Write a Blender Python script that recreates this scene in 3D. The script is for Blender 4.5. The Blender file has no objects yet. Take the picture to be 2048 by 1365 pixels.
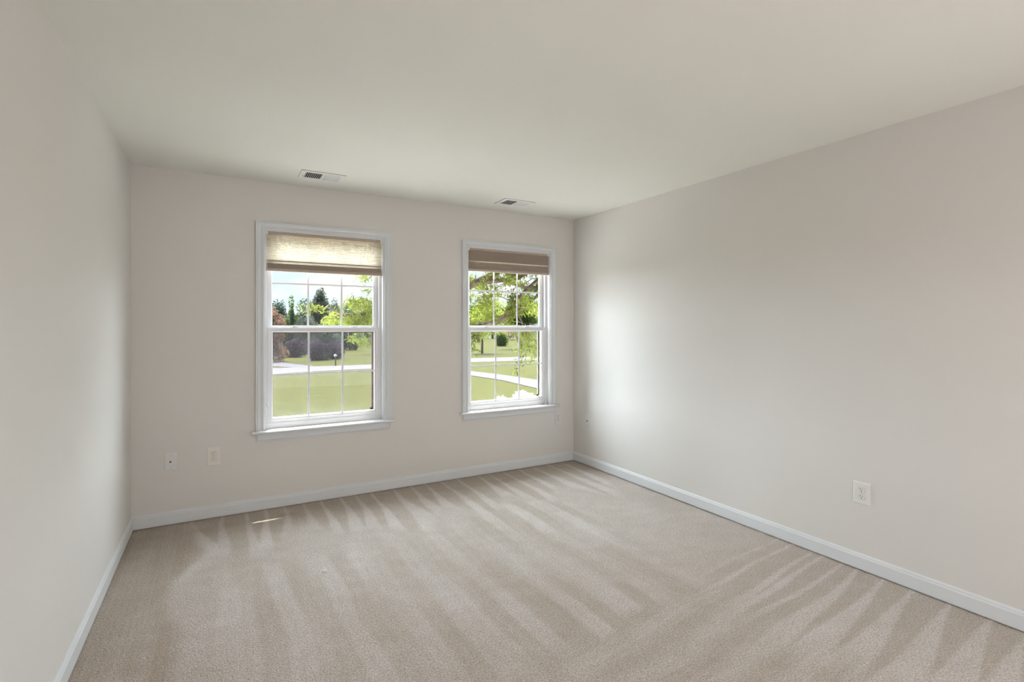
import bpy, math, random
import numpy as np
from mathutils import Vector
D = bpy.data; C = bpy.context.scene.collection; sc = bpy.context.scene
PI = math.pi

# ------------------------------------------------------------------ camera
EYE = 1.367
cam_d = D.cameras.new('camera'); cam = D.objects.new('camera', cam_d); C.objects.link(cam)
cam_d.sensor_width = 36.0; cam_d.lens = 36.0*1023/2048
cam_d.shift_y = -(682.5-652)/2048
cam_d.clip_start = 0.02; cam_d.clip_end = 2000
cam.location = (0, 0, EYE); cam.rotation_euler = (PI/2, 0, -math.atan(581/1023))
sc.camera = cam

# ------------------------------------------------------------------ sky, sun, lights, exposure
SKY = 1.15
SUN = 14.0
SOFT = 47.0
FILL = 47.0
vs = sc.view_settings
vs.view_transform = 'Standard'; vs.look = 'None'; vs.gamma = 1; vs.use_curve_mapping = False
vs.exposure = 0.0
w = D.worlds.new('sky'); sc.world = w; w.use_nodes = True
nt = w.node_tree; N = nt.nodes; L = nt.links
N.clear()
out = N.new('ShaderNodeOutputWorld'); bg = N.new('ShaderNodeBackground'); bg.inputs['Strength'].default_value = SKY
tc = N.new('ShaderNodeTexCoord'); sep = N.new('ShaderNodeSeparateXYZ'); L.new(tc.outputs['Generated'], sep.inputs[0])
rp = N.new('ShaderNodeValToRGB'); L.new(sep.outputs['Z'], rp.inputs[0])
rp.color_ramp.elements[0].position = 0.0; rp.color_ramp.elements[0].color = (.84, .93, 1.0, 1)
rp.color_ramp.elements[1].position = 0.35; rp.color_ramp.elements[1].color = (.55, .80, 1.0, 1)
mp = N.new('ShaderNodeMapping'); mp.inputs['Scale'].default_value = (1, 1, 3.2); L.new(tc.outputs['Generated'], mp.inputs[0])
nz = N.new('ShaderNodeTexNoise'); nz.inputs['Scale'].default_value = 7; nz.inputs['Detail'].default_value = 6; L.new(mp.outputs[0], nz.inputs['Vector'])
cr = N.new('ShaderNodeValToRGB'); cr.color_ramp.elements[0].position = .46; cr.color_ramp.elements[1].position = .62; L.new(nz.outputs['Fac'], cr.inputs[0])
mx = N.new('ShaderNodeMix'); mx.data_type = 'RGBA'; L.new(cr.outputs['Color'], mx.inputs[0]); L.new(rp.outputs['Color'], mx.inputs[6]); mx.inputs[7].default_value = (1.0, 1.0, 1.02, 1)
L.new(mx.outputs[2], bg.inputs['Color']); L.new(bg.outputs[0], out.inputs[0])

def sun_lamp(name, direction, strength, angle, color):
    l = D.lights.new(name, 'SUN'); l.energy = strength; l.angle = angle; l.color = color
    o = D.objects.new(name, l); C.objects.link(o)
    o.rotation_euler = Vector(direction).to_track_quat('-Z', 'Y').to_euler()
    return o
sun_lamp('sun', (-.48, -1, -3.35), SUN, math.radians(.6), (1, .96, .88))
# wide soft sun lamp added to boost sky light through the windows
sun_lamp('sky_fill', (-.33, -1, -.28), SOFT, math.radians(136), (.83, .92, 1.0))
la = D.lights.new('rear_fill_light', 'AREA'); la.shape = 'RECTANGLE'; la.size = 2.6; la.size_y = 1.6; la.energy = FILL; la.color = (1, .957, .945)  # unseen fill light added behind the camera to brighten the room
lo = D.objects.new('rear_fill_light', la); C.objects.link(lo); lo.location = (1.5, -1.35, 1.05)
lo.rotation_euler = Vector((-.22, 1, .26)).to_track_quat('-Z', 'Y').to_euler()

# ------------------------------------------------------------------ helpers
def tag(o, label=None, cat=None, group=None, kind=None):
    if label: o['label'] = label
    if cat: o['category'] = cat
    if group: o['group'] = group
    if kind: o['kind'] = kind
    return o
def empty(name, loc=(0, 0, 0)):
    o = D.objects.new(name, None); o.empty_display_size = .05; o.location = loc; C.objects.link(o); return o
class MB:
    def __init__(s): s.v = []; s.f = []
    def add(s, vs, fs):
        n = len(s.v); s.v += [tuple(p) for p in vs]; s.f += [tuple(i+n for i in f) for f in fs]; return s
    def box(s, x0, x1, y0, y1, z0, z1):
        v = [(x, y, z) for x in (x0, x1) for y in (y0, y1) for z in (z0, z1)]
        return s.add(v, [(0,1,3,2), (4,6,7,5), (0,4,5,1), (2,3,7,6), (0,2,6,4), (1,5,7,3)])
    def rings(s, rings, closed=True, caps=True):
        """loft between rings (lists of equal length)"""
        n = len(rings[0]); v = [p for r in rings for p in r]; f = []
        for i in range(len(rings)-1):
            for j in range(n if closed else n-1):
                k = (j+1) % n
                f.append((i*n+j, i*n+k, (i+1)*n+k, (i+1)*n+j))
        if caps and closed:
            f.append(tuple(range(n))[::-1]); f.append(tuple((len(rings)-1)*n+j for j in range(n)))
        return s.add(v, f)
    def tube(s, pts, radii, n=8):
        rs = []
        pts = [Vector(p) for p in pts]
        for i, p in enumerate(pts):
            d = (pts[min(i+1, len(pts)-1)]-pts[max(i-1, 0)]).normalized()
            a = d.cross(Vector((0, 0, 1)) if abs(d.z) < .9 else Vector((1, 0, 0))).normalized(); b = d.cross(a)
            r = radii[i] if hasattr(radii, '__len__') else radii
            rs.append([tuple(p+a*(r*math.cos(2*PI*k/n))+b*(r*math.sin(2*PI*k/n))) for k in range(n)])
        return s.rings(rs)
    def build(s, name, m, parent=None, bevel=0, smooth=False, loc=(0, 0, 0)):
        me = D.meshes.new(name); me.from_pydata(s.v, [], s.f); me.materials.append(m); me.update()
        import bmesh
        bm = bmesh.new(); bm.from_mesh(me); bmesh.ops.recalc_face_normals(bm, faces=bm.faces); bm.to_mesh(me); bm.free()
        if smooth:
            for p in me.polygons: p.use_smooth = True
        o = D.objects.new(name, me); C.objects.link(o); o.location = loc
        if parent: o.parent = parent
        if bevel:
            b = o.modifiers.new('bevel', 'BEVEL'); b.width = bevel; b.segments = 2; b.limit_method = 'ANGLE'
        return o
def copy_tree(o, parent=None):
    c = o.copy(); C.objects.link(c); c.parent = parent
    for ch in [x for x in D.objects if x.parent == o]: copy_tree(ch, c)
    return c
def frame_loop(mb, x0, x1, z0, z1, prof):
    """closed rectangular frame; prof = closed list of (outward offset u, y)"""
    corners = [((x0, z0), (-1, -1)), ((x0, z1), (-1, 1)), ((x1, z1), (1, 1)), ((x1, z0), (1, -1))]
    rings = [[(c[0]+d[0]*u, y, c[1]+d[1]*u) for u, y in prof] for c, d in corners]
    rings.append(rings[0]); return mb.rings(rings, caps=False)

# ------------------------------------------------------------------ materials
def mat(name, col, rough=.6, bump=None, spec=.3, metal=0, var=None, alpha=None):
    m = D.materials.new(name); m.use_nodes = True; t = m.node_tree; b = t.nodes['Principled BSDF']
    b.inputs['Base Color'].default_value = (*col, 1); b.inputs['Roughness'].default_value = rough
    b.inputs['Specular IOR Level'].default_value = spec; b.inputs['Metallic'].default_value = metal
    tc = t.nodes.new('ShaderNodeTexCoord')
    if bump:
        n = t.nodes.new('ShaderNodeTexNoise'); n.inputs['Scale'].default_value = bump[0]; n.inputs['Detail'].default_value = 4
        t.links.new(tc.outputs['Object'], n.inputs['Vector'])
        bp = t.nodes.new('ShaderNodeBump'); bp.inputs['Strength'].default_value = bump[1]; bp.inputs['Distance'].default_value = bump[2]
        t.links.new(n.outputs['Fac'], bp.inputs['Height']); t.links.new(bp.outputs[0], b.inputs['Normal'])
    if var:
        n = t.nodes.new('ShaderNodeTexNoise'); n.inputs['Scale'].default_value = var[0]; n.inputs['Detail'].default_value = 5
        t.links.new(tc.outputs['Object'], n.inputs['Vector'])
        r = t.nodes.new('ShaderNodeValToRGB'); r.color_ramp.elements[0].position = .35; r.color_ramp.elements[1].position = .65
        r.color_ramp.elements[0].color = (*[c*(1-var[1]) for c in col], 1); r.color_ramp.elements[1].color = (*[min(1, c*(1+var[1])) for c in col], 1)
        if len(var) > 2: r.color_ramp.elements[1].color = (*var[2], 1)
        t.links.new(n.outputs['Fac'], r.inputs[0]); t.links.new(r.outputs[0], b.inputs['Base Color'])
    return m
WALL = mat('wall_paint', (.74, .712, .68), .85, bump=(220, .12, .002), spec=.15, var=(.7, .012))
CEIL = mat('ceiling_paint', (.82, .81, .755), .9, bump=(180, .10, .002), spec=.1, var=(.8, .012))
TRIM = mat('white_trim_paint', (.735, .75, .765), .38, spec=.35, bump=(60, .05, .001))
VINYL = mat('white_vinyl', (.80, .80, .82), .35, spec=.4, bump=(90, .03, .001))
PLATE = mat('white_plastic', (.80, .79, .77), .3, spec=.5, bump=(120, .02, .001))
IVORY = mat('ivory_plastic', (.80, .76, .69), .3, spec=.5, bump=(120, .02, .001))
GREYP = mat('painted_over_plate', (.76, .75, .74), .5, spec=.3, bump=(120, .05, .001))
DARK = mat('dark_slot', (.015, .013, .012), .7)
BRONZE = mat('bronze_frame', (.10, .055, .045), .5, var=(20, .2))
TAN = mat('tan_frame', (.55, .47, .44), .5, var=(20, .06))
METAL = mat('painted_steel', (.80, .80, .78), .45, spec=.4, bump=(90, .04, .001))
LOCK = mat('lock_metal', (.62, .60, .60), .35, spec=.5, metal=.3, var=(40, .1))
DUCT = mat('duct_inside', (.03, .027, .022), .8)
BRASS = mat('brass_connector', (.25, .20, .12), .35, metal=.8, var=(80, .15))
BARK = mat('bark', (.14, .11, .08), .9, var=(9, .4), bump=(14, .6, .03))
BRICK = None
def brick():
    m = D.materials.new('red_brick'); m.use_nodes = True; t = m.node_tree; b = t.nodes['Principled BSDF']
    tx = t.nodes.new('ShaderNodeTexBrick'); tx.inputs['Color1'].default_value = (.20, .07, .045, 1); tx.inputs['Color2'].default_value = (.15, .055, .04, 1)
    tx.inputs['Mortar'].default_value = (.3, .26, .22, 1); tx.inputs['Scale'].default_value = 1; tx.inputs['Brick Width'].default_value = .2; tx.inputs['Row Height'].default_value = .068; tx.inputs['Mortar Size'].default_value = .008
    tc = t.nodes.new('ShaderNodeTexCoord'); mp = t.nodes.new('ShaderNodeMapping'); mp.inputs['Rotation'].default_value = (PI/2, 0, 0)
    t.links.new(tc.outputs['Object'], mp.inputs[0]); t.links.new(mp.outputs[0], tx.inputs[0]); t.links.new(tx.outputs[0], b.inputs['Base Color']); b.inputs['Roughness'].default_value = .85
    return m
BRICK = brick()
def glass():
    m = D.materials.new('window_glass'); m.use_nodes = True; t = m.node_tree; t.nodes.clear()
    o = t.nodes.new('ShaderNodeOutputMaterial'); tr = t.nodes.new('ShaderNodeBsdfTransparent'); tr.inputs[0].default_value = (.97, .985, .98, 1)
    g = t.nodes.new('ShaderNodeBsdfGlossy'); g.inputs['Roughness'].default_value = .02
    lw = t.nodes.new('ShaderNodeLayerWeight'); pw = t.nodes.new('ShaderNodeMath'); pw.operation = 'POWER'; pw.inputs[1].default_value = 5
    t.links.new(lw.outputs['Facing'], pw.inputs[0]); lw.inputs[0].default_value = .5
    f = t.nodes.new('ShaderNodeMapRange'); f.inputs['To Min'].default_value = .006; f.inputs['To Max'].default_value = .8; t.links.new(pw.outputs[0], f.inputs[0]); x = t.nodes.new('ShaderNodeMixShader')
    t.links.new(f.outputs[0], x.inputs[0]); t.links.new(tr.outputs[0], x.inputs[1]); t.links.new(g.outputs[0], x.inputs[2]); t.links.new(x.outputs[0], o.inputs[0]); return m
GLASS = glass()
def screen_mat(name, dens):
    m = D.materials.new(name); m.use_nodes = True; t = m.node_tree; t.nodes.clear()
    o = t.nodes.new('ShaderNodeOutputMaterial'); tr = t.nodes.new('ShaderNodeBsdfTransparent'); d = t.nodes.new('ShaderNodeBsdfDiffuse'); d.inputs[0].default_value = (.25, .25, .27, 1)
    tc = t.nodes.new('ShaderNodeTexCoord'); n = t.nodes.new('ShaderNodeTexNoise'); n.inputs['Scale'].default_value = 900
    t.links.new(tc.outputs['Object'], n.inputs[0])
    r = t.nodes.new('ShaderNodeMapRange'); r.inputs['To Min'].default_value = dens-.03; r.inputs['To Max'].default_value = dens+.03; t.links.new(n.outputs['Fac'], r.inputs[0])
    x = t.nodes.new('ShaderNodeMixShader'); t.links.new(r.outputs[0], x.inputs[0]); t.links.new(tr.outputs[0], x.inputs[1]); t.links.new(d.outputs[0], x.inputs[2]); t.links.new(x.outputs[0], o.inputs[0]); return m
MESH = screen_mat('insect_mesh', .28); MESH_FINE = screen_mat('fine_insect_mesh', .10)
def translucent(name, dcol, tcol, mix=.5, noise=None, rough=.6):
    m = D.materials.new(name); m.use_nodes = True; t = m.node_tree; t.nodes.clear()
    o = t.nodes.new('ShaderNodeOutputMaterial'); d = t.nodes.new('ShaderNodeBsdfDiffuse'); d.inputs[0].default_value = (*dcol, 1)
    tr = t.nodes.new('ShaderNodeBsdfTranslucent'); tr.inputs[0].default_value = (*tcol, 1)
    if noise:
        g = t.nodes.new('ShaderNodeNewGeometry'); n = t.nodes.new('ShaderNodeTexNoise'); n.inputs['Scale'].default_value = noise[0]; n.inputs['Detail'].default_value = 3
        t.links.new(g.outputs['Position'], n.inputs['Vector'])
        for s, c, k in ((d, dcol, 0), (tr, tcol, 1)):
            r = t.nodes.new('ShaderNodeValToRGB'); r.color_ramp.elements[0].position = .35; r.color_ramp.elements[1].position = .65
            r.color_ramp.elements[0].color = (*[q*(1-noise[1]) for q in c], 1); r.color_ramp.elements[1].color = (*[q*(1+noise[1]) for q in c], 1)
            t.links.new(n.outputs['Fac'], r.inputs[0]); t.links.new(r.outputs[0], s.inputs[0])
    x = t.nodes.new('ShaderNodeMixShader'); x.inputs[0].default_value = mix
    t.links.new(d.outputs[0], x.inputs[1]); t.links.new(tr.outputs[0], x.inputs[2]); t.links.new(x.outputs[0], o.inputs[0]); return m
SHADE = translucent('shade_fabric', (.62, .53, .43), (.80, .77, .70), .69, noise=(300, .04))
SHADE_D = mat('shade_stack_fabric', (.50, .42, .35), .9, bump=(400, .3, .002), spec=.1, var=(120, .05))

# ------------------------------------------------------------------ room
XL, XR, YB, YF, HC = -.524, 3.112, 4.213, -1.6, 2.44
W1 = .7235; W2 = W1+1.657            # window centres
HW = .448; ZS, ZT = .588, 2.084      # clear opening
TH = .13
def struct(o): o['kind'] = 'structure'; return o

def grid_wall(mb, y0, y1, xa, xb, za, zb, hw=HW, zs=ZS-.03, zt=ZT):
    xs = [xa, W1-hw, W1+hw, W2-hw, W2+hw, xb]; zs_ = [za, zs, zt, zb]
    for i in range(5):
        for j in range(3):
            if i in (1, 3) and j == 1: continue
            mb.box(xs[i], xs[i+1], y0, y1, zs_[j], zs_[j+1])
mb = MB(); grid_wall(mb, YB, YB+TH, XL-.15, XR+.15, -.3, HC+.12); struct(mb.build('wall_back', WALL))
struct(MB().box(XL-.12, XL, YF-.1, YB, -.02, HC+.02).build('wall_left', WALL))
struct(MB().box(XR, XR+.12, YF-.1, YB, -.02, HC+.02).build('wall_right', WALL))
struct(MB().box(XL, XR, YF-.1, YF, -.02, HC+.02).build('wall_rear', WALL))
struct(MB().box(XL-.12, XR+.12, YF-.1, YB, HC, HC+.1).build('ceiling', CEIL))
# brick facing and soffit of the house front, outside
mb = MB(); grid_wall(mb, YB+TH+.002, YB+TH+.10, -3.5, 7, -3.1, 2.6, hw=HW+.075, zs=ZS-.06, zt=ZT+.06); struct(mb.build('brick_facing', BRICK))
struct(MB().box(-4, 7.5, YB+TH-.02, 4.735, 2.6, 2.7).build('roof_soffit', TRIM))

struct(MB().rings([[(.70, 4.735, 2.6), (.70, 4.737, 2.6), (.70, 4.737, 2.69), (.70, 4.735, 2.69)], [(.86, 4.735, 2.59), (.86, 4.79, 2.59), (.86, 4.80, 2.69), (.86, 4.735, 2.69)],
                   [(7.5, 4.735, 2.59), (7.5, 4.79, 2.59), (7.5, 4.80, 2.69), (7.5, 4.735, 2.69)]]).build('eave_sun_blocker', TRIM))  # unseen eave edge added to cut short the sun strip on the carpet
# baseboards
BP = [(0, .009), (.014, .009), (.014, .072), (.0125, .076), (.0095, .079), (.009, .085), (.004, .092), (0, .093)]
def baseboard(name, a, b, nrm, ma=0, mb_=0):
    """a->b along the wall, nrm = into room; ma, mb_ = mitre at each end"""
    a = Vector((*a, 0)); b = Vector((*b, 0)); d = (b-a).normalized(); n = Vector((*nrm, 0))
    r = [[tuple(p+n*u+d*(u*k)+Vector((0, 0, z))) for u, z in BP] for p, k in ((a, ma), (b, -mb_))]
    return struct(MB().rings(r).build(name, TRIM))
baseboard('baseboard_back', (XL, YB), (XR, YB), (0, -1), 1, 1)
baseboard('baseboard_left', (XL, YF), (XL, YB), (1, 0), 1, 1)
baseboard('baseboard_right', (XR, YB), (XR, YF), (-1, 0), 1, 1)
baseboard('baseboard_rear', (XR, YF), (XL, YF), (0, 1), 1, 1)

# ------------------------------------------------------------------ carpet
def carpet():
    step = .0125
    xs = np.arange(XL, XR+step, step); xs[-1] = XR
    ys = np.concatenate([np.linspace(YF, .5, 12)[:-1], np.arange(.5, YB+step, step)]); ys[-1] = YB
    X, Y = np.meshgrid(xs, ys)
    rng = np.random.RandomState(3)
    def snoise(X, Y, sx, sy, seed):
        r = np.random.RandomState(seed); v = np.zeros_like(X)
        for k in range(14):
            a, b, p = r.uniform(-1, 1)*2*PI/sx, r.uniform(-1, 1)*2*PI/sy, r.uniform(0, 2*PI)
            v += np.sin(a*X+b*Y+p)
        return v/14**.5
    sm = lambda e0, e1, v: (lambda t: t*t*(3-2*t))(np.clip((v-e0)/(e1-e0), 0, 1))
    Xw = X+.012*snoise(X, Y, .5, .6, 1); Yw = Y+.010*snoise(X, Y, .6, .5, 2)
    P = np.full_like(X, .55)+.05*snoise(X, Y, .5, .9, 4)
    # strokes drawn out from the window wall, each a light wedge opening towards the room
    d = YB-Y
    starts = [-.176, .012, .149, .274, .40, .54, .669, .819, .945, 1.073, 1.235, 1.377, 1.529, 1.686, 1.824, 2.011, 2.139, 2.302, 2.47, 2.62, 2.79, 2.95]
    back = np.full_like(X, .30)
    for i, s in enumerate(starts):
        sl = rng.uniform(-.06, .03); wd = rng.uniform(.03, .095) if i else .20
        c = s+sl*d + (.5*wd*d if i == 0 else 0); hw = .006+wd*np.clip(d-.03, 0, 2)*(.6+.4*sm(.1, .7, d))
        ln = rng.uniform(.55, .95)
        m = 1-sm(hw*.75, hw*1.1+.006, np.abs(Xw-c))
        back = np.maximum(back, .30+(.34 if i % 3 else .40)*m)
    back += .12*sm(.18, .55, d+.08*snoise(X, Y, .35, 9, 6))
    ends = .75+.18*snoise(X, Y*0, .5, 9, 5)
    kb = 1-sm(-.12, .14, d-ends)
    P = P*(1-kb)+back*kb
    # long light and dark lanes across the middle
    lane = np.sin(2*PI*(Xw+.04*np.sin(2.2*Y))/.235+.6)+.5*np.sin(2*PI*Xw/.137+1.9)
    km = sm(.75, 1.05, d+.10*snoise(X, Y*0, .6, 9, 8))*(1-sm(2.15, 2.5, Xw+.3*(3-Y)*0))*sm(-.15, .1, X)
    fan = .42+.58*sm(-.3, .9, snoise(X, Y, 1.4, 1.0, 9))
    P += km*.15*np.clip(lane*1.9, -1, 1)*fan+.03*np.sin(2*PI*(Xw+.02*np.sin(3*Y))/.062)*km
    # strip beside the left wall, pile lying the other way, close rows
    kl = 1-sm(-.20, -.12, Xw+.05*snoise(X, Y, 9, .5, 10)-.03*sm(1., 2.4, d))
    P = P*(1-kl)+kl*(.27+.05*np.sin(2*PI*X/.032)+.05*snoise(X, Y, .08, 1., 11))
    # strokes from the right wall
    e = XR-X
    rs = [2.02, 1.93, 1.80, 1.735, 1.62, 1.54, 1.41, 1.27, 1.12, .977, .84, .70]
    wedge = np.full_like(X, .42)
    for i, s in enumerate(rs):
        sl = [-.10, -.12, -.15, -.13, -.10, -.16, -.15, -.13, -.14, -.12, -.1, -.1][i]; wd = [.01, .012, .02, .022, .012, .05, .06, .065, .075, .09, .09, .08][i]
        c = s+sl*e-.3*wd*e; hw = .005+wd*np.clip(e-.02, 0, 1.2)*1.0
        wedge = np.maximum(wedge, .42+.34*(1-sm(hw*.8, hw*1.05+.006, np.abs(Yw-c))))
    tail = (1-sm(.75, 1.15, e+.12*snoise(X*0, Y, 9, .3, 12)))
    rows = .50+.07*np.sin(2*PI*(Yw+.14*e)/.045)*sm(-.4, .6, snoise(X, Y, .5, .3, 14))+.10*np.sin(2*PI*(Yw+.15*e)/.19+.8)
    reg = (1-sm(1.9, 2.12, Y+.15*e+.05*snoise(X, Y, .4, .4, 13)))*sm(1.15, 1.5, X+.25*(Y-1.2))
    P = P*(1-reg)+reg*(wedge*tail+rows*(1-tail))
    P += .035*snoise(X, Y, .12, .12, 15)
    P = np.clip(P, 0, 1)
    ny, nx = X.shape
    V = np.stack([X, Y, np.zeros_like(X)], -1).reshape(-1, 3)
    idx = np.arange(ny*nx).reshape(ny, nx)
    F = np.stack([idx[:-1, :-1], idx[:-1, 1:], idx[1:, 1:], idx[1:, :-1]], -1).reshape(-1, 4)
    me = D.meshes.new('floor'); me.from_pydata(V.tolist(), [], F.tolist()); me.update()
    at = me.attributes.new('pile', 'FLOAT', 'POINT'); at.data.foreach_set('value', P.reshape(-1).astype(np.float32))
    m = D.materials.new('cut_pile_carpet'); m.use_nodes = True; t = m.node_tree; b = t.nodes['Principled BSDF']; L = t.links.new; n = t.nodes.new
    a = n('ShaderNodeAttribute'); a.attribute_name = 'pile'
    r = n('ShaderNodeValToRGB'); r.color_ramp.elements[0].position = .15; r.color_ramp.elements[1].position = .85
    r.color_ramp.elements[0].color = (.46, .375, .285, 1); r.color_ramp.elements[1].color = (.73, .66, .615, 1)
    L(a.outputs['Fac'], r.inputs[0])
    tc = n('ShaderNodeTexCoord')
    n1 = n('ShaderNodeTexNoise'); n1.inputs['Scale'].default_value = 150; n1.inputs['Detail'].default_value = 3; n1.inputs['Roughness'].default_value = .6; n1.inputs['Distortion'].default_value = .6; L(tc.outputs['Object'], n1.inputs['Vector'])
    v1 = n('ShaderNodeTexVoronoi'); v1.inputs['Scale'].default_value = 170; L(tc.outputs['Object'], v1.inputs['Vector'])
    mr = n('ShaderNodeMapRange'); mr.inputs['From Min'].default_value = .3; mr.inputs['From Max'].default_value = .7; mr.inputs['To Min'].default_value = .58; mr.inputs['To Max'].default_value = 1.34; L(n1.outputs['Fac'], mr.inputs[0])
    mu = n('ShaderNodeMix'); mu.data_type = 'RGBA'; mu.blend_type = 'MULTIPLY'; mu.inputs[0].default_value = 1; L(r.outputs[0], mu.inputs[6]); L(mr.outputs[0], mu.inputs[7])
    L(mu.outputs[2], b.inputs['Base Color'])
    ad = n('ShaderNodeMath'); ad.operation = 'SUBTRACT'; L(n1.outputs['Fac'], ad.inputs[0]); L(v1.outputs['Distance'], ad.inputs[1])
    bp = n('ShaderNodeBump'); bp.inputs['Strength'].default_value = .8; bp.inputs['Distance'].default_value = .007; L(ad.outputs[0], bp.inputs['Height']); L(bp.outputs[0], b.inputs['Normal'])
    b.inputs['Roughness'].default_value = 1; b.inputs['Specular IOR Level'].default_value = .05
    b.inputs['Sheen Weight'].default_value = .25; b.inputs['Sheen Roughness'].default_value = .6
    me.materials.append(m); o = D.objects.new('floor', me); C.objects.link(o); struct(o)
carpet()
# scrap of lint
rnd = random.Random(5)
mb = MB()
for cx_, cy_, cz_, rr in ((-.006, 0, .006, .0065), (.004, .002, .008, .0075), (.011, -.003, .005, .005), (.001, -.007, .004, .005)):
    rg = []
    for i in range(1, 8):
        a = PI*i/8; rg.append([(cx_+rr*math.sin(a)*math.cos(2*PI*k/10)*rnd.uniform(.8, 1.2), cy_+rr*math.sin(a)*math.sin(2*PI*k/10)*rnd.uniform(.8, 1.2), cz_-rr*math.cos(a)) for k in range(10)])
    mb.rings(rg)
tag(mb.build('lint_scrap', mat('white_fluff', (.9, .89, .88), .9, bump=(600, .5, .001)), smooth=True, loc=(.494, 2.981, 0)), 'tiny white scrap of fluff lying on the beige carpet', 'lint')

# ------------------------------------------------------------------ windows
def make_window(name, cx, screen_m, red):
    root = empty(name, (cx, YB, ZS)); struct(root)
    X0, X1 = -HW, HW; z = lambda h: h-ZS        # local: origin at wall face, stool top
    # casing: fluted profile, mitred left-top-right
    prof = [(0, 0), (0, -.011), (.003, -.0135), (.010, -.0135), (.012, -.0105), (.014, -.0135), (.020, -.0135), (.022, -.011), (.024, -.014), (.034, -.0165), (.044, -.018), (.046, -.0155), (.048, -.018), (.056, -.018), (.058, -.016), (.058, 0)]
    cs = [((X0, 0), (-1, 0)), ((X0, z(ZT)), (-1, 1)), ((X1, z(ZT)), (1, 1)), ((X1, 0), (1, 0))]
    MB().rings([[(c[0]+d[0]*u, y, c[1]+d[1]*u) for u, y in prof] for c, d in cs]).build('casing', TRIM, root)
    # stool with rounded nose and horns; apron below
    nose = [(-.045, -.020), (-.052, -.0165), (-.055, -.010), (-.052, -.0035), (-.045, 0)]
    mb = MB(); xs0, xs1 = X0-.082, X1+.082
    sec = nose+[(0, 0), (0, -.020)]
    mb.rings([[(x, y, zz) for y, zz in sec] for x in (xs0, xs1)])
    mb.box(X0, X1, 0, .088, -.020, 0)
    mb.build('window_stool', TRIM, root)
    ap = [(0, -.020), (-.016, -.020), (-.016, -.066), (-.012, -.070), (-.010, -.076), (0, -.078)]
    MB().rings([[(x+k*y*.9, y, zz) for y, zz in ap] for x, k in ((X0-.058, -1), (X1+.058, 1))]).build('apron', TRIM, root)
    # jamb and vinyl frame: inner faces step outwards with balance tracks
    jx = .010
    mb = MB(); zt, zb = z(ZT), 0
    fr = [(0, .001), (0, .158), (-.018, .158), (-.018, .130), (-.028, .128), (-.028, .091), (-.022, .090), (-.022, .086), (-.028, .085), (-.028, .054), (-.008, .050), (-.008, .001)]
    cs = [((X0, zb), (-1, 0)), ((X0, zt), (-1, 1)), ((X1, zt), (1, 1)), ((X1, zb), (1, 0))]
    mb.rings([[(c[0]+d[0]*u, y, c[1]+d[1]*u) for u, y in fr] for c, d in cs])
    # sloped frame sill under the lower sash
    sl = [(.052, 0), (.050, .040), (.056, .050), (.10, .047), (.165, .038), (.165, -.02), (.052, -.02)]
    mb.rings([[(x, y, zz) for y, zz in sl] for x in (X0+.008, X1-.008)])
    mb.build('window_frame', VINYL, root)
    # sashes
    def sash(nm, y, gz0, gz1, locks):
        gx0, gx1 = -.385, .385
        p = [(0, y+.010), (.006, y+.004), (.010, y+.003), (.010, y), (.0335, y), (.0345, y+.001), (.0345, y+.030), (0, y+.030), (0, y+.020)]
        s = frame_loop(MB(), gx0, gx1, gz0, gz1, p).build(nm, VINYL, root)
        MB().box(gx0-.004, gx1+.004, y+.014, y+.0165, gz0-.004, gz1+.004).build('glass_pane', GLASS, s)
        mh = (gz0+gz1)/2; mm = .0075
        for mxx in (-.128, .128):
            MB().box(mxx-mm, mxx+mm, y+.0105, y+.0138, gz0-.001, gz1+.001).build('muntin', VINYL, s, bevel=.001)
        MB().box(gx0-.001, gx1+.001, y+.0100, y+.0136, mh-mm, mh+mm).build('muntin', VINYL, s, bevel=.001)
        return s
    lo_ = sash('lower_sash', .054, z(.668), z(1.317), True)
    sash('upper_sash', .092, z(1.369), z(2.02), False)
    for lx in (-.235, .215):      # cam locks on the meeting rail
        k = MB().box(lx-.027, lx+.027, .060, .082, z(1.3515), z(1.357)); 
        k.tube([(lx, .072, z(1.357)), (lx, .072, z(1.364))], .010, 12)
        k.rings([[(lx-.004, .066, z(1.360)), (lx-.004, .076, z(1.360)), (lx-.004, .076, z(1.366)), (lx-.004, .066, z(1.366))], [(lx+.034, .058, z(1.359)), (lx+.034, .064, z(1.359)), (lx+.034, .064, z(1.363)), (lx+.034, .058, z(1.363))]])
        k.build('sash_lock', LOCK, lo_, bevel=.0012)
    for sx in (-1, 1):            # tilt latches at the rail ends
        MB().box(sx*.375-.02, sx*.375+.02, .058, .070, z(1.3515), z(1.3555)).build('tilt_latch', VINYL, lo_, bevel=.001)
        MB().box(sx*.404-.006, sx*.404+.006, .0525, .0545, z(.643), z(.647)).build('corner_clip', LOCK, lo_)
    MB().rings([[(x, y, zz) for y, zz in ((.054, z(.640)), (.048, z(.643)), (.047, z(.649)), (.054, z(.650)))] for x in (-.40, .40)]).build('lift_rail', VINYL, lo_)
    # half insect screen outside the lower sash
    ys = .127
    s = frame_loop(MB(), -.380, .378, z(.655), z(1.309), [(0, ys-.004), (.022, ys-.004), (.022, ys+.006), (0, ys+.006)]).build('insect_screen', screen_m, root)
    MB().add([(-.381, ys+.001, z(.654)), (.379, ys+.001, z(.654)), (.379, ys+.001, z(1.31)), (-.381, ys+.001, z(1.31))], [(0, 1, 2, 3)]).build('screen_mesh', MESH_FINE if red else MESH, s)
    m = MB().box(.364, .379, ys-.016, ys-.005, z(.662), z(.682)); m.box(.379, .385, ys-.016, ys-.005, z(.662), z(.671))
    m.build('screen_latch', DARK, s, bevel=.001)
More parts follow.
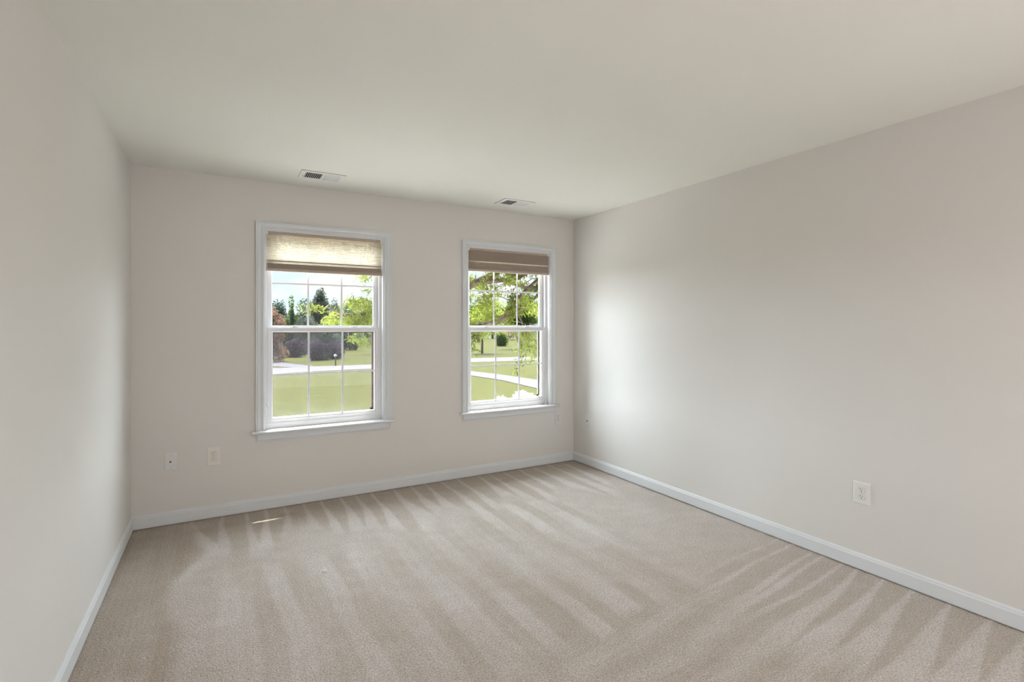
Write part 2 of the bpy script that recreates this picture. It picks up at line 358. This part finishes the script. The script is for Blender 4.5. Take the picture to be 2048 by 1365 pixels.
    if red:
        MB().box(.384, .392, ys-.010, ys-.0045, z(.675), z(1.31)).build('gap_shade_strip', DARK, s)  # dark strip stands for the shaded gap beside the screen frame
        rm = mat('red_brown_latch', (.30, .07, .03), .5, var=(60, .2))
        m = MB().box(-.377, -.350, ys-.014, ys-.005, z(.664), z(.669)); m.box(-.358, -.351, ys-.014, ys-.005, z(.669), z(.680)); m.box(-.377, -.372, ys-.014, ys-.005, z(.669), z(.673))
        q = m.build('screen_latch', rm, s, bevel=.0008); q['label'] = 'red brown latch tab'
    return root
make_window('window_1', W1, BRONZE, False)
make_window('window_2', W2, TAN, True)

# ------------------------------------------------------------------ cellular shades
def make_shade(cx, ztop, bands, zbot, pitch, label, cord):
    root = empty('cellular_shade', (cx, YB, ztop)); tag(root, label, 'window shade', 'cellular shades in the windows')
    hw = HW-.009; yb = .028; z = lambda h: h-ztop
    hr = [(.010, -.002), (.010, -.018), (.014, -.024), (.044, -.024), (.046, -.018), (.046, -.002)]
    h = MB().rings([[(x, y, zz) for y, zz in hr] for x in (-hw+.004, hw-.004)]).build('headrail', SHADE_D, root, bevel=.0015)
    for sx in (-1, 1):
        MB().box(sx*(hw-.009)-.008, sx*(hw-.009)+.008, .008, .047, -.026, -.001).build('end_cap', IVORY, h, bevel=.0015)
    rail = .020
    for kind, a, b in bands:
        z0, z1 = z(a), z(b)
        if kind == 'open':       # opened honeycomb cells: zigzag front and back skins
            n = max(1, round((z0-z1)/pitch)); p = (z0-z1)/n; mb = MB()
            for sgn in (-1, 1):
                rows = []
                for k in range(n+1):
                    zz = z0-k*p; rows.append([(-hw+.008, yb+sgn*.001, zz), (hw-.008, yb+sgn*.001, zz)])
                    if k < n: rows.append([(-hw+.008, yb+sgn*.009, zz-p/2), (hw-.008, yb+sgn*.009, zz-p/2)])
                mb.rings(rows, closed=False, caps=False)
            mb.build('pleated_fabric', SHADE, root)
        else:                    # cells gathered flat on each other
            k = max(2, int((z0-z1)/.0042)); q = (z0-z1)/k; sec = []
            for i in range(k): sec += [(.0165, z0-i*q), (.0135 if i % 3 else .0115, z0-(i+.5)*q)]
            sec += [(.0165, z1), (.042, z1), (.042, z0)]
            MB().rings([[(x, y, zz) for y, zz in sec] for x in (-hw+.008, hw-.008)]).build('gathered_pleats', SHADE_D, root)
    zb = z(zbot)
    br = [(.016, zb+rail), (.014, zb+rail-.003), (.014, zb+.003), (.016, zb), (.042, zb), (.044, zb+.003), (.044, zb+rail)]
    MB().rings([[(x, y, zz) for y, zz in br] for x in (-hw+.006, hw-.006)]).build('bottom_rail', SHADE_D, root)
    if cord:
        x = -hw+.012; zc = z(.80)
        c = MB().tube([(x, .010, -.020), (x, .009, -.3), (x, .009, zc)], .0012, 6).build('pull_cord', PLATE, root, smooth=True)
        MB().tube([(x, .009, zc+.006), (x, .009, zc), (x, .009, zc-.018), (x, .009, zc-.038), (x, .009, zc-.042)], [.002, .005, .007, .0065, .003], 12).build('cord_tassel', PLATE, c, smooth=True)
    return root
make_shade(W1, 2.079, [('open', 2.055, 1.862), ('shut', 1.862, 1.853), ('open', 1.853, 1.838), ('shut', 1.838, 1.800)], 1.780, .0125, 'beige pleated shade lowered further, bright pleats, in left window', True)
make_shade(W2, 2.079, [('shut', 2.055, 1.962), ('open', 1.962, 1.950), ('shut', 1.950, 1.888)], 1.868, .0125, 'short tan pleated shade, mostly gathered up, in right window', False)

# small hardware around the windows
def cleat(x, z, label, proj=.012):
    r = empty('cord_cleat', (x, YB, z)); tag(r, label, 'cord cleat')
    MB().box(-.006, .006, -.003, 0, -.010, .010).build('base', PLATE, r, bevel=.001)
    MB().rings([[(-.003, -.003, -.004), (.003, -.003, -.004), (.003, -.003, .004), (-.003, -.003, .004)], [(-.003, -proj, -.013), (.003, -proj, -.013), (.003, -proj, -.009), (-.003, -proj, -.009)]]).build('hook', PLATE, r, bevel=.0008)
cleat(1.243, .612, 'tiny clear plastic cord cleat beside left window casing, above its sill horn')
cleat(1.235, .143, 'tiny pale plastic cord cleat low on the wall just above the baseboard')
r = empty('hanging_cord', (.278, YB, .508)); tag(r, 'thin white cord hanging below the left end of the left window sill', 'cord')
MB().tube([(0, -.0014, .0), (0, -.0014, -.06), (0, -.0014, -.115)], .0008, 6).build('cord', PLATE, r, smooth=True)
MB().tube([(0, -.0035, -.112), (0, -.0035, -.116), (0, -.0035, -.130), (0, -.0035, -.132)], [.0012, .003, .0034, .001], 10).build('tassel', PLATE, r, smooth=True)
wz = MB().rings([[(-.016, 0, 0), (.016, 0, 0), (.016, .016, 0), (-.016, .016, 0)], [(-.002, .006, .040), (.012, .006, .040), (.012, .014, .040), (-.002, .014, .040)]])
tag(wz.build('sash_wedge', PLATE, bevel=.002, loc=(W2+.412, YB+.028, ZS+.0005)), 'small white plastic wedge standing in the right corner of the right window sill', 'wedge')

# ------------------------------------------------------------------ wall plates (local: plate in XZ plane facing -Y)
def plate_body(w, h, m, root, dome=.006):
    n = 6; rings = []
    for ins, y in ((0, 0), (0, -.002), (.002, -dome*.75), (.006, -dome)):
        rings.append([(x, y, z) for x, z in ((-w/2+ins, -h/2+ins), (w/2-ins, -h/2+ins), (w/2-ins, h/2-ins), (-w/2+ins, h/2-ins))])
    return MB().rings(rings).build('cover_plate', m, root)
def screw(x, z, y, m, root):
    s = MB().tube([(x, y, z), (x, y-.0012, z), (x, y-.0018, z)], [.0033, .0033, .0022], 12).build('screw', m, root)
    MB().box(x-.0028, x+.0028, y-.0021, y-.0017, z-.0004, z+.0004).build('screw_slot', DARK, s)
def outlet(loc, rz, w, h, m, label):
    r = empty('wall_outlet', loc); r.rotation_euler.z = rz; tag(r, label, 'outlet', 'duplex outlets')
    plate_body(w, h, m, r)
    for sz in (1, -1):
        cz = sz*.0195
        # receptacle face: circle flattened at top and bottom, seated in a dark rim
        def face(rad, y0, y1):
            pts = [(rad*math.cos(a), max(-rad*.80, min(rad*.80, rad*math.sin(a)))) for a in [2*PI*k/28 for k in range(28)]]
            return [[(x, y, cz+zz) for x, zz in pts] for y in (y0, y1)]
        MB().rings(face(.0182, -.0055, -.0063)).build('receptacle_rim', mat('rim_shadow_gap', (.30, .28, .26), .7) if 'rim_shadow_gap' not in D.materials else D.materials['rim_shadow_gap'], r)
        f = MB().rings(face(.0170, -.0055, -.0085)).build('receptacle', m, r, bevel=.0008)
        q = MB()
        q.box(-.0078, -.0052, -.0090, -.0084, cz+.0010, cz+.0095); q.box(.0052, .0074, -.0090, -.0084, cz+.0018, cz+.0090)
        q.tube([(0, -.0084, cz-.0068), (0, -.0090, cz-.0068)], .0028, 12)
        q.build('socket_slots', DARK, f)
    screw(0, 0, -.006, LOCK, r)
    return r
def coax(loc, rz, label):
    r = empty('cable_wall_plate', loc); r.rotation_euler.z = rz; tag(r, label, 'wall plate', 'cable wall plates')
    plate_body(.070, .117, GREYP, r, .005)
    screw(0, .042, -.005, LOCK, r); screw(0, -.042, -.005, LOCK, r)
    c = MB().tube([(0, -.005, 0), (0, -.0075, 0), (0, -.0075, 0)], [.0075, .0075, .0068], 6).build('connector_nut', BRASS, r)
    MB().tube([(0, -.0075, 0), (0, -.014, 0)], .0046, 14).build('threaded_stud', BRASS, c)
    MB().tube([(0, -.0141, 0), (0, -.0146, 0)], .0030, 12).build('connector_hole', DARK, c)
coax((-.3045, YB, .4325), 0, 'grey cable wall plate with one round jack, low on wall left of left window')
outlet((-.0475, YB, .438), 0, .083, .132, IVORY, 'ivory double outlet with a large plate, between grey cable plate and left window')
outlet((2.920, YB, .4455), 0, .075, .127, GREYP, 'pale double outlet on the wall below the right window, nearest the corner')
coax((XR, 3.981, .4375), -PI/2, 'small cable plate on the right wall close to the far corner')
outlet((XR, 1.5185, .431), -PI/2, .090, .122, PLATE, 'large white double outlet low on the bare right wall, near the camera')

# ------------------------------------------------------------------ ceiling registers
def register(loc, wx, n, lean, label):
    r = empty('ceiling_vent', loc); tag(r, label, 'air vent', 'ceiling air registers')
    wy = .205; ix0, ix1, iy = -wx/2+.033, wx/2-.025, .070
    # face frame with two openings, thin folded edge
    mb = MB(); t0, t1 = -.006, -.003
    mid = (ix0+ix1)/2; g = .009
    for x0, x1, y0, y1 in ((-wx/2, wx/2, -wy/2, -iy), (-wx/2, wx/2, iy, wy/2), (-wx/2, ix0, -iy, iy), (ix1, wx/2, -iy, iy), (mid-g, mid+g, -iy, iy)):
        mb.box(x0, x1, y0, y1, t0, t1)
    mb.build('face_plate', METAL, r)
    frame = MB()
    frame.box(-wx/2, wx/2, -wy/2, -wy/2+.002, t1, 0); frame.box(-wx/2, wx/2, wy/2-.002, wy/2, t1, 0); frame.box(-wx/2, -wx/2+.002, -wy/2, wy/2, t1, 0); frame.box(wx/2-.002, wx/2, -wy/2, wy/2, t1, 0)
    frame.build('folded_edge', mat('edge_shadow_steel', (.45, .44, .42), .6) if 'edge_shadow_steel' not in D.materials else D.materials['edge_shadow_steel'], r)
    MB().box(ix0, ix1, -iy, iy, -.0012, -.0004).build('duct_opening', DUCT, r)
    for side, (a, b) in ((-1, (ix0, mid-g)), (1, (mid+g, ix1))):
        p = (b-a)/n
        for k in range(n):
            c = a+(k+.5)*p
            if side < 0: q = [(c-p*.25, -.0058), (c-p*.05, -.0058), (c+lean-p*.05, -.0016), (c+lean-p*.20, -.0016)]
            else: q = [(c-p*.46, -.0016), (c-p*.34, -.0016), (c+p*.46, -.0062), (c+p*.36, -.0066)]
            MB().rings([[(x, y, z) for x, z in q] for y in (-iy, iy)]).build('louver', METAL, r)
    for x, y in ((-wx/2+.012, 0), (wx/2-.012, 0)):
        MB().tube([(x, y, -.006), (x, y, -.0072)], .0035, 10).build('screw', LOCK, r)
    MB().box(-wx/2+.018, -wx/2+.026, .02, .024, -.014, -.006).build('damper_lever', METAL, r)
register((.6270, 3.862, HC), .296, 9, .0024, 'white ceiling register with dark and pale louvers, above left window')
register((2.2235, 3.866, HC), .296, 12, .0070, 'white ceiling register with fine louvers, above right window')

# ------------------------------------------------------------------ outdoors
GZ = -3.1
SA, CA = math.sin(math.atan(581/1023)), math.cos(math.atan(581/1023))
def at(px, Y):
    """place on the ground seen in direction px of the photograph, Y metres ahead"""
    u = (px-1024)/1023; t = Y/(CA-SA*u); return t*(SA+CA*u), Y, t
def grnd(px, py):
    u = (px-1024)/1023; t = (EYE-GZ)*1023/(py-652); return t*(SA+CA*u), t*(CA-SA*u)
GRASS = mat('lawn_grass', (.046, .0465, .0085), .95, spec=.03, var=(1.3, .12, (.058, .054, .012)), bump=(9, .5, .05))
ASPH = mat('pale_asphalt', (.088, .075, .088), .9, spec=.1, var=(3, .08))
GRAVEL = mat('driveway_gravel', (.082, .071, .084), .95, spec=.1, var=(4, .12))
struct(MB().box(-500, 700, YB+.3, 700, GZ-.5, GZ).build('lawn', GRASS))
def strip(name, m, near, far, h):
    """ground strip bounded by two picture-traced edges, laid on the lawn with real thickness"""
    a = [grnd(*p) for p in near]; b = [grnd(*p) for p in far]
    rings = [[(x0, y0, GZ), (x0, y0, GZ+h), (x1, y1, GZ+h), (x1, y1, GZ)] for (x0, y0), (x1, y1) in zip(a, b)]
    return struct(MB().rings(rings).build(name, m))
struct(MB().box(-6, 10, YB+.3, 15, GZ, GZ+.05).build('bounce_court', mat('bounce_concrete', (.80, .765, .73), .9, spec=.1, var=(1.5, .03))))  # unseen pale slab added to bounce sunlight up through the windows
strip('road', ASPH, [(200, 764), (545, 749), (640, 743.5), (742, 738.5), (850, 730), (940, 725.5), (1075, 721.5), (1300, 716)],
      [(200, 751), (545, 737.6), (640, 733.5), (742, 730), (850, 722), (940, 717.5), (1075, 714), (1300, 710)], .03)
strip('driveway', GRAVEL, [(760, 738), (850, 744.5), (940, 752), (1006, 762), (1075, 778.5), (1130, 795)], [(760, 731.5), (850, 737), (940, 743), (1006, 751), (1075, 761), (1130, 771)], .04)
strip('side_lane', GRAVEL, [(460, 723), (543, 733), (590, 736), (640, 737)], [(460, 717), (543, 722.5), (590, 729), (640, 735)], .025)

# mailbox by the road
mx_, my_ = grnd(671, 732)
r = empty('mailbox', (mx_, my_, GZ)); tag(r, 'small mailbox on a post beside the road, seen through left window', 'mailbox')
MB().box(-.06, .06, -.06, .06, 0, 1.05).build('post', mat('weathered_wood', (.10, .085, .07), .9, var=(8, .2)), r)
pts = [(-.12, 0), (.12, 0), (.12, .13)]+[(.12*math.cos(a), .13+.10*math.sin(a)) for a in [PI*k/8 for k in range(1, 8)]]+[(-.12, .13)]
MB().rings([[(y, x, 1.05+z) for y, z in pts] for x in (-.3, .25)]).build('box', mat('white_metal_box', (.6, .6, .6), .4, var=(8, .05)), r)
MB().box(.12, .135, -.1, -.08, 1.12, 1.34).build('flag', mat('red_flag', (.4, .05, .03), .5, var=(8, .1)), r)

def leaf_mesh(rng, centers, L, W, jitter=.35, droop=0.0):
    n = len(centers); c = np.asarray(centers)
    d = rng.normal(size=(n, 3)); d[:, 2] -= droop; d /= np.linalg.norm(d, axis=1)[:, None]
    s = np.cross(d, rng.normal(size=(n, 3))); s /= np.linalg.norm(s, axis=1)[:, None]+1e-9
    up = np.cross(d, s)
    l = L*(1+jitter*rng.uniform(-1, 1, n))[:, None]; wd = W*(1+jitter*rng.uniform(-1, 1, n))[:, None]
    v = np.stack([c-d*l*.5, c+s*wd*.5+up*wd*.15, c+d*l*.5, c-s*wd*.5+up*wd*.15], 1).reshape(-1, 3)
    i = np.arange(n)*4
    f = np.concatenate([np.stack([i, i+1, i+2], 1), np.stack([i, i+2, i+3], 1)])
    return v, f
def leaves(name, m, parent, v, f):
    me = D.meshes.new(name); me.from_pydata(v.tolist(), [], f.tolist()); me.materials.append(m); me.update()
    o = D.objects.new(name, me); C.objects.link(o)
    if parent: o.parent = parent
    return o
LEAF = {}
def leafmat(k, d, t, ns=(1.2, .35), mix=.4):
    LEAF[k] = translucent('foliage_'+k, d, t, mix, noise=ns); return LEAF[k]
leafmat('green', (.075, .12, .03), (.08, .12, .02))
leafmat('blue_green', (.10, .14, .12), (.06, .09, .065))
leafmat('grey_green', (.13, .145, .13), (.08, .09, .065))
leafmat('red_brown', (.19, .13, .10), (.16, .09, .06))
leafmat('dark', (.03, .06, .04), (.02, .04, .02))
leafmat('plum', (.09, .075, .10), (.05, .035, .05))
leafmat('willow', (.13, .165, .035), (.24, .26, .05), ns=(2.2, .55))
leafmat('white_bloom', (.8, .8, .76), (.5, .5, .46), ns=(8, .05))

def blob_points(rng, blobs, n, surf=.55):
    """points scattered in ellipsoid clumps, denser towards the outside"""
    out = []; vol = np.array([b[3]*b[3]*b[4] for b in blobs]); cnt = np.maximum(8, (vol/vol.sum()*n).astype(int))
    for b, k in zip(blobs, cnt):
        d = rng.normal(size=(k, 3)); d /= np.linalg.norm(d, axis=1)[:, None]
        rr = rng.uniform(surf, 1.05, k)[:, None]
        out.append(np.array(b[:3])+d*rr*np.array([b[3], b[3], b[4]]))
    return np.concatenate(out)
SEED = [10]
def tree(px, Y, top_py, rpx, kind, label, n=1500, base=.25, cat='tree', name='tree', group='trees beyond the road', shape='round', lf=.38, dy=0):
    x, y, t = at(px, Y); y += dy
    SEED[0] += 1; rng = np.random.RandomState(SEED[0])
    H = EYE+(652-top_py)/1023*t-GZ; R = rpx/1023*t
    r = empty(name, (x, y, GZ)); tag(r, label, cat, group)
    blobs = []
    if shape == 'cone':
        for k in range(7):
            q = k/6; blobs.append((0, 0, H*(.15+.78*q), R*(1-q*.85), H*.10))
    elif shape == 'mound':
        for k in range(9):
            a = rng.uniform(0, 2*PI); q = rng.uniform(.0, .62); blobs.append((R*q*math.cos(a), R*q*math.sin(a), H*.45*(1-.3*q), R*.48, H*.46))
        blobs.append((0, 0, H*.5, R*.6, H*.5))
    else:
        zc = H*(1+base)/2; hz = H*(1-base)/2
        for k in range(24):
            d = rng.normal(size=3); d /= np.linalg.norm(d); q = rng.uniform(.3, .74); wid = 1.0 if d[2] < .2 else 1-.35*d[2]
            blobs.append((d[0]*R*q*wid, d[1]*R*q*wid, zc+d[2]*hz*q*1.08, R*rng.uniform(.26, .40), hz*rng.uniform(.22, .36)))
        if base < .15:
            for k in range(7): a = 2*PI*k/7; blobs.append((R*.6*math.cos(a), R*.6*math.sin(a), H*.14, R*.35, H*.14))
    c = blob_points(rng, blobs, n)
    if shape != 'mound' or True:
        tr = MB(); hh = H*(.75 if shape != 'mound' else .5)
        tr.tube([(0, 0, -.1), (.05, 0, hh*.4), (0, .1, hh)], [H*.028, H*.020, H*.005], 8)
        for k in range(5 if shape == 'round' else 0):
            a = rng.uniform(0, 2*PI); z0 = hh*rng.uniform(.35, .7)
            tr.tube([(0, 0, z0), (R*.3*math.cos(a), R*.3*math.sin(a), z0+H*.10), (R*.6*math.cos(a), R*.6*math.sin(a), z0+H*.17)], [H*.011, H*.007, H*.002], 6)
        tr.build('trunk' if shape != 'mound' else 'stem', BARK, r)
    v, f = leaf_mesh(rng, c, lf, lf*.6); leaves('foliage', LEAF[kind], r, v, f)
    return r
# through the left window, left to right
tree(540, 70, 613, 38, 'red_brown', 'reddish copper-leaved tree at far left of left window view', 5500, base=.04, lf=.28)
tree(557, 100, 585, 26, 'blue_green', 'tall blue-green tree with rounded top, left in left window', 4500, base=.0)
tree(584, 118, 593, 15, 'green', 'slim upright green tree, second from left along the treeline in left window', 3200, base=.0)
tree(585, 90, 611, 10, 'dark', 'narrow dark conifer behind the reddish tree, left window', 3000, shape='cone')
tree(608, 132, 598, 34, 'blue_green', 'hazy pale far tree in the dip of the treeline, left window', 4500, base=.0, lf=.5)
tree(640, 100, 564, 25, 'grey_green', 'tallest grey-green tree in the middle of left window view', 6000, base=.0, lf=.42)
tree(668, 118, 597, 28, 'grey_green', 'grey-green tree right of the tallest one, left window', 4200, base=.0)
tree(700, 130, 592, 34, 'blue_green', 'far blue-green tree partly behind the bright leaves, left window', 4200, base=.0)
tree(745, 118, 600, 34, 'green', 'far green tree behind the bright leaves at right edge of left window', 3000, base=.0)
tree(612, 86, 622, 28, 'grey_green', 'low dull green tree below the hazy dip, left window', 5000, base=.0, lf=.28)
tree(660, 93, 632, 28, 'blue_green', 'low rounded green tree in front of the tallest tree, left window', 5000, base=.0, lf=.28)
tree(575, 94, 636, 16, 'green', 'low bright green tree just right of the reddish tree, left window', 3600, base=.0, lf=.28)
tree(699, 97, 636, 20, 'dark', 'low dark green tree above right end of the purple shrubs, left window', 4200, base=.0, lf=.28)
tree(745, 80, 636, 26, 'green', 'green tree with visible trunk on the meadow, right edge of left window', 4200, base=.45, lf=.28)
tree(490, 100, 600, 36, 'green', 'broad green tree beyond the left edge of the left window view', 2500, base=.0)
# purple shrubs by the road
for px_, py_, top, rp_, lb in ((543, 714, 676, 21, 'purple-leaved shrub at the far left by the lane, left window'), (592, 716, 676, 24, 'left tall purple-leaved shrub of the long row, left window'),
                              (630, 723, 679, 27, 'middle purple-leaved shrub of the long row, broadest, left window'), (668, 720, 680, 25, 'purple-leaved shrub right behind the mailbox, left window')):
    gx, gy = grnd(px_, py_)
    tree(px_, gy+2.0, top, rp_, 'plum', lb, 5200, cat='shrub', name='purple_shrub', group='purple shrubs along the road', shape='mound', lf=.22)
# hidden and right-window trees
tree(800, 105, 600, 34, 'green', 'green tree of the far row between the two window views', 2000, base=.0)
tree(862, 112, 598, 34, 'blue_green', 'blue-green tree of the far row hidden between the windows', 2000, base=.0)
tree(964, 74, 606, 50, 'green', 'spreading green tree with thick trunk at left in right window', 9000, base=.40, lf=.34)
tree(1001, 99, 664, 17, 'green', 'rounded green shrub between the two trunks, right window', 4000, shape='mound', lf=.30)
tree(1042, 84, 594, 46, 'green', 'tall green tree with straight trunk at right in right window', 9000, base=.36, lf=.34)
tree(930, 140, 596, 36, 'blue_green', 'far hazy tree behind at left edge of right window', 3000, base=.0, lf=.5)
tree(985, 158, 588, 38, 'green', 'far green tree behind the rounded shrub, right window', 3000, base=.0, lf=.5)
tree(1036, 142, 592, 36, 'red_brown', 'far brownish tree behind the meadow, middle of right window', 3000, base=.0, lf=.5)
tree(1090, 158, 588, 38, 'blue_green', 'far blue-green tree at right edge of right window', 3000, base=.0, lf=.5)
tree(1125, 96, 600, 30, 'dark', 'dark tree beyond the right edge of right window view', 2000, base=.0)

# the big tree in front of the house
rng = np.random.RandomState(77)
tx, ty = 4.15, 11.6
r = empty('front_tree', (tx, ty, GZ)); tag(r, 'large willow-leaved tree with bare twisting limbs close in front of the house', 'tree')
tb = MB()
tb.tube([(0, 0, -.1), (.05, 0, 1.2), (.15, -.05, 2.6), (.2, 0, 3.6), (.1, .1, 5.2), (0, .1, 8)], [.30, .24, .21, .18, .12, .03], 12)
tb.build('trunk', BARK, r)
limbs = [  # points relative to the trunk foot
    [(.2, 0, 3.9), (1.0, -.3, 4.38), (1.87, -.5, 4.62), (2.38, -.6, 5.26), (3.2, -.6, 5.95)],
    [(.2, 0, 3.7), (1.3, -.1, 4.42), (2.3, -.3, 4.78), (3.0, -.4, 5.26), (4.2, -.4, 5.7)],
    [(.15, 0, 4.6), (1.2, -.3, 5.50), (1.9, -.5, 5.60), (2.5, -.6, 5.42), (3.6, -.6, 5.50)],
    [(1.2, -.3, 5.50), (1.9, -.4, 5.85), (2.5, -.3, 5.72), (3.3, -.3, 6.1)],
    [(.1, 0, 3.9), (-.6, .1, 4.5), (-1.2, .1, 4.75), (-2.0, 0, 4.68)],
    [(.1, 0, 4.6), (-.5, .4, 5.4), (-1.0, .5, 6.2), (-1.4, .5, 7.0)],
    [(.1, .1, 5.6), (.9, .8, 6.6), (1.9, 1.0, 7.4)],
    [(.1, .1, 5.2), (.4, 1.2, 6.0), (.6, 2.3, 6.5)],
    [(2.38, 0, 5.26), (2.5, -.2, 4.8), (2.65, -.35, 4.3), (2.75, -.4, 3.75)]]
cl = []
for lb in limbs:
    k = len(lb); lmb = MB().tube(lb, [.085*(1-.65*i/(k-1)) if lb[0][0] < 2 else .03*(1-.6*i/(k-1)) for i in range(k)], 8)
    tw = lmb
    for i in range(1, k):
        for q in range(5):
            a = Vector(lb[i-1]).lerp(Vector(lb[i]), rng.uniform(0, 1)); dd = Vector((rng.normal(), rng.normal(), rng.normal()*.6+.05)).normalized()
            L_ = rng.uniform(.35, .9); m1 = a+dd*L_*.5+Vector((0, 0, .05)); e_ = a+dd*L_-Vector((0, 0, .08))
            tw.tube([a, m1, e_], [.014, .009, .004], 5); cl += [tuple(e_), tuple(m1.lerp(e_, .4))]
    lmb.build('limb', BARK, r)
blobs = [(c[0], c[1], c[2], rng.uniform(.16, .30), rng.uniform(.12, .22)) for c in cl if rng.uniform() < .7]
# outer crown: left side seen through the left window, droop seen low in the right window
crown = [(2.62, -.4, 3.95, .20, .24), (2.5, -.4, 3.65, .16, .16), (2.75, -.35, 3.55, .17, .16), (2.9, -.4, 3.85, .18, .2), (2.75, -.3, 4.2, .25, .2)]
for k in range(44):      # drooping side towards the left window
    q = rng.uniform(0, 1); crown.append((-2.12+1.25*q, rng.uniform(-.5, .5), rng.uniform(4.42 if q < .45 else 4.1, 4.72+.8*q), rng.uniform(.16, .26), rng.uniform(.12, .2)))
for k in range(9):       # thin sprays above it
    q = rng.uniform(0, 1); crown.append((-1.5+.8*q, rng.uniform(-.5, .5), rng.uniform(5.4, 6.0), rng.uniform(.10, .2), rng.uniform(.08, .14)))
for k in range(46):      # crown filling the right window
    crown.append((rng.uniform(.9, 4.4), rng.uniform(.1, 2.4), rng.uniform(4.55, 6.6), rng.uniform(.18, .42), rng.uniform(.12, .26)))
for k in range(16):
    crown.append((rng.uniform(-1, 3.6), rng.uniform(-.6, 2.0), rng.uniform(6.4, 8.4), rng.uniform(.5, .9), rng.uniform(.35, .55)))
for k in range(8):
    crown.append((rng.uniform(1.0, 2.0), rng.uniform(-.4, 1.0), rng.uniform(4.15, 4.6), rng.uniform(.2, .35), rng.uniform(.12, .2)))
blobs += crown
pts = blob_points(rng, blobs, 34000, surf=.15)
v, f = leaf_mesh(rng, pts, .135, .030, droop=.5); leaves('foliage', LEAF['willow'], r, v, f)

# white flowering shrub under the right window, its top just over the sill
rng = np.random.RandomState(8); bx_, by_ = 2.93, 5.25
r = empty('flowering_shrub', (bx_, by_, GZ)); tag(r, 'tall shrub with white blossom tops showing above the right window sill', 'shrub')
st = MB()
for k in range(7):
    a = rng.uniform(0, 2*PI); st.tube([(0, 0, 0), (.15*math.cos(a), .1*math.sin(a), 1.6), (.42*math.cos(a), .2*math.sin(a), 3.2)], [.03, .02, .008], 6)
st.build('stems', BARK, r)
bl = []; hd = []
for k in range(26):
    bl.append((rng.uniform(-.5, .5), rng.uniform(-.2, .25), rng.uniform(1.2, 3.2), .2, .2))
v, f = leaf_mesh(rng, blob_points(rng, bl, 2500, .3), .09, .04); leaves('foliage', LEAF['green'], r, v, f)
for (hx, hy, hz, hr) in ((-.42, 0, 3.53, .09), (-.30, -.02, 3.58, .08), (-.16, .0, 3.55, .10), (-.02, .02, 3.60, .10), (.12, 0, 3.57, .10), (.24, 0, 3.64, .11), (.35, .02, 3.66, .11), (-.52, .05, 3.50, .08), (.44, -.02, 3.55, .09), (.05, -.12, 3.48, .1), (-.25, .14, 3.5, .1)):
    hd.append((hx-.06, hy, hz-.035-(.05 if hx > .3 else 0), hr*.9, hr*.75))
v, f = leaf_mesh(rng, blob_points(rng, hd, 5000, .5), .032, .026); leaves('blossoms', LEAF['white_bloom'], r, v, f)
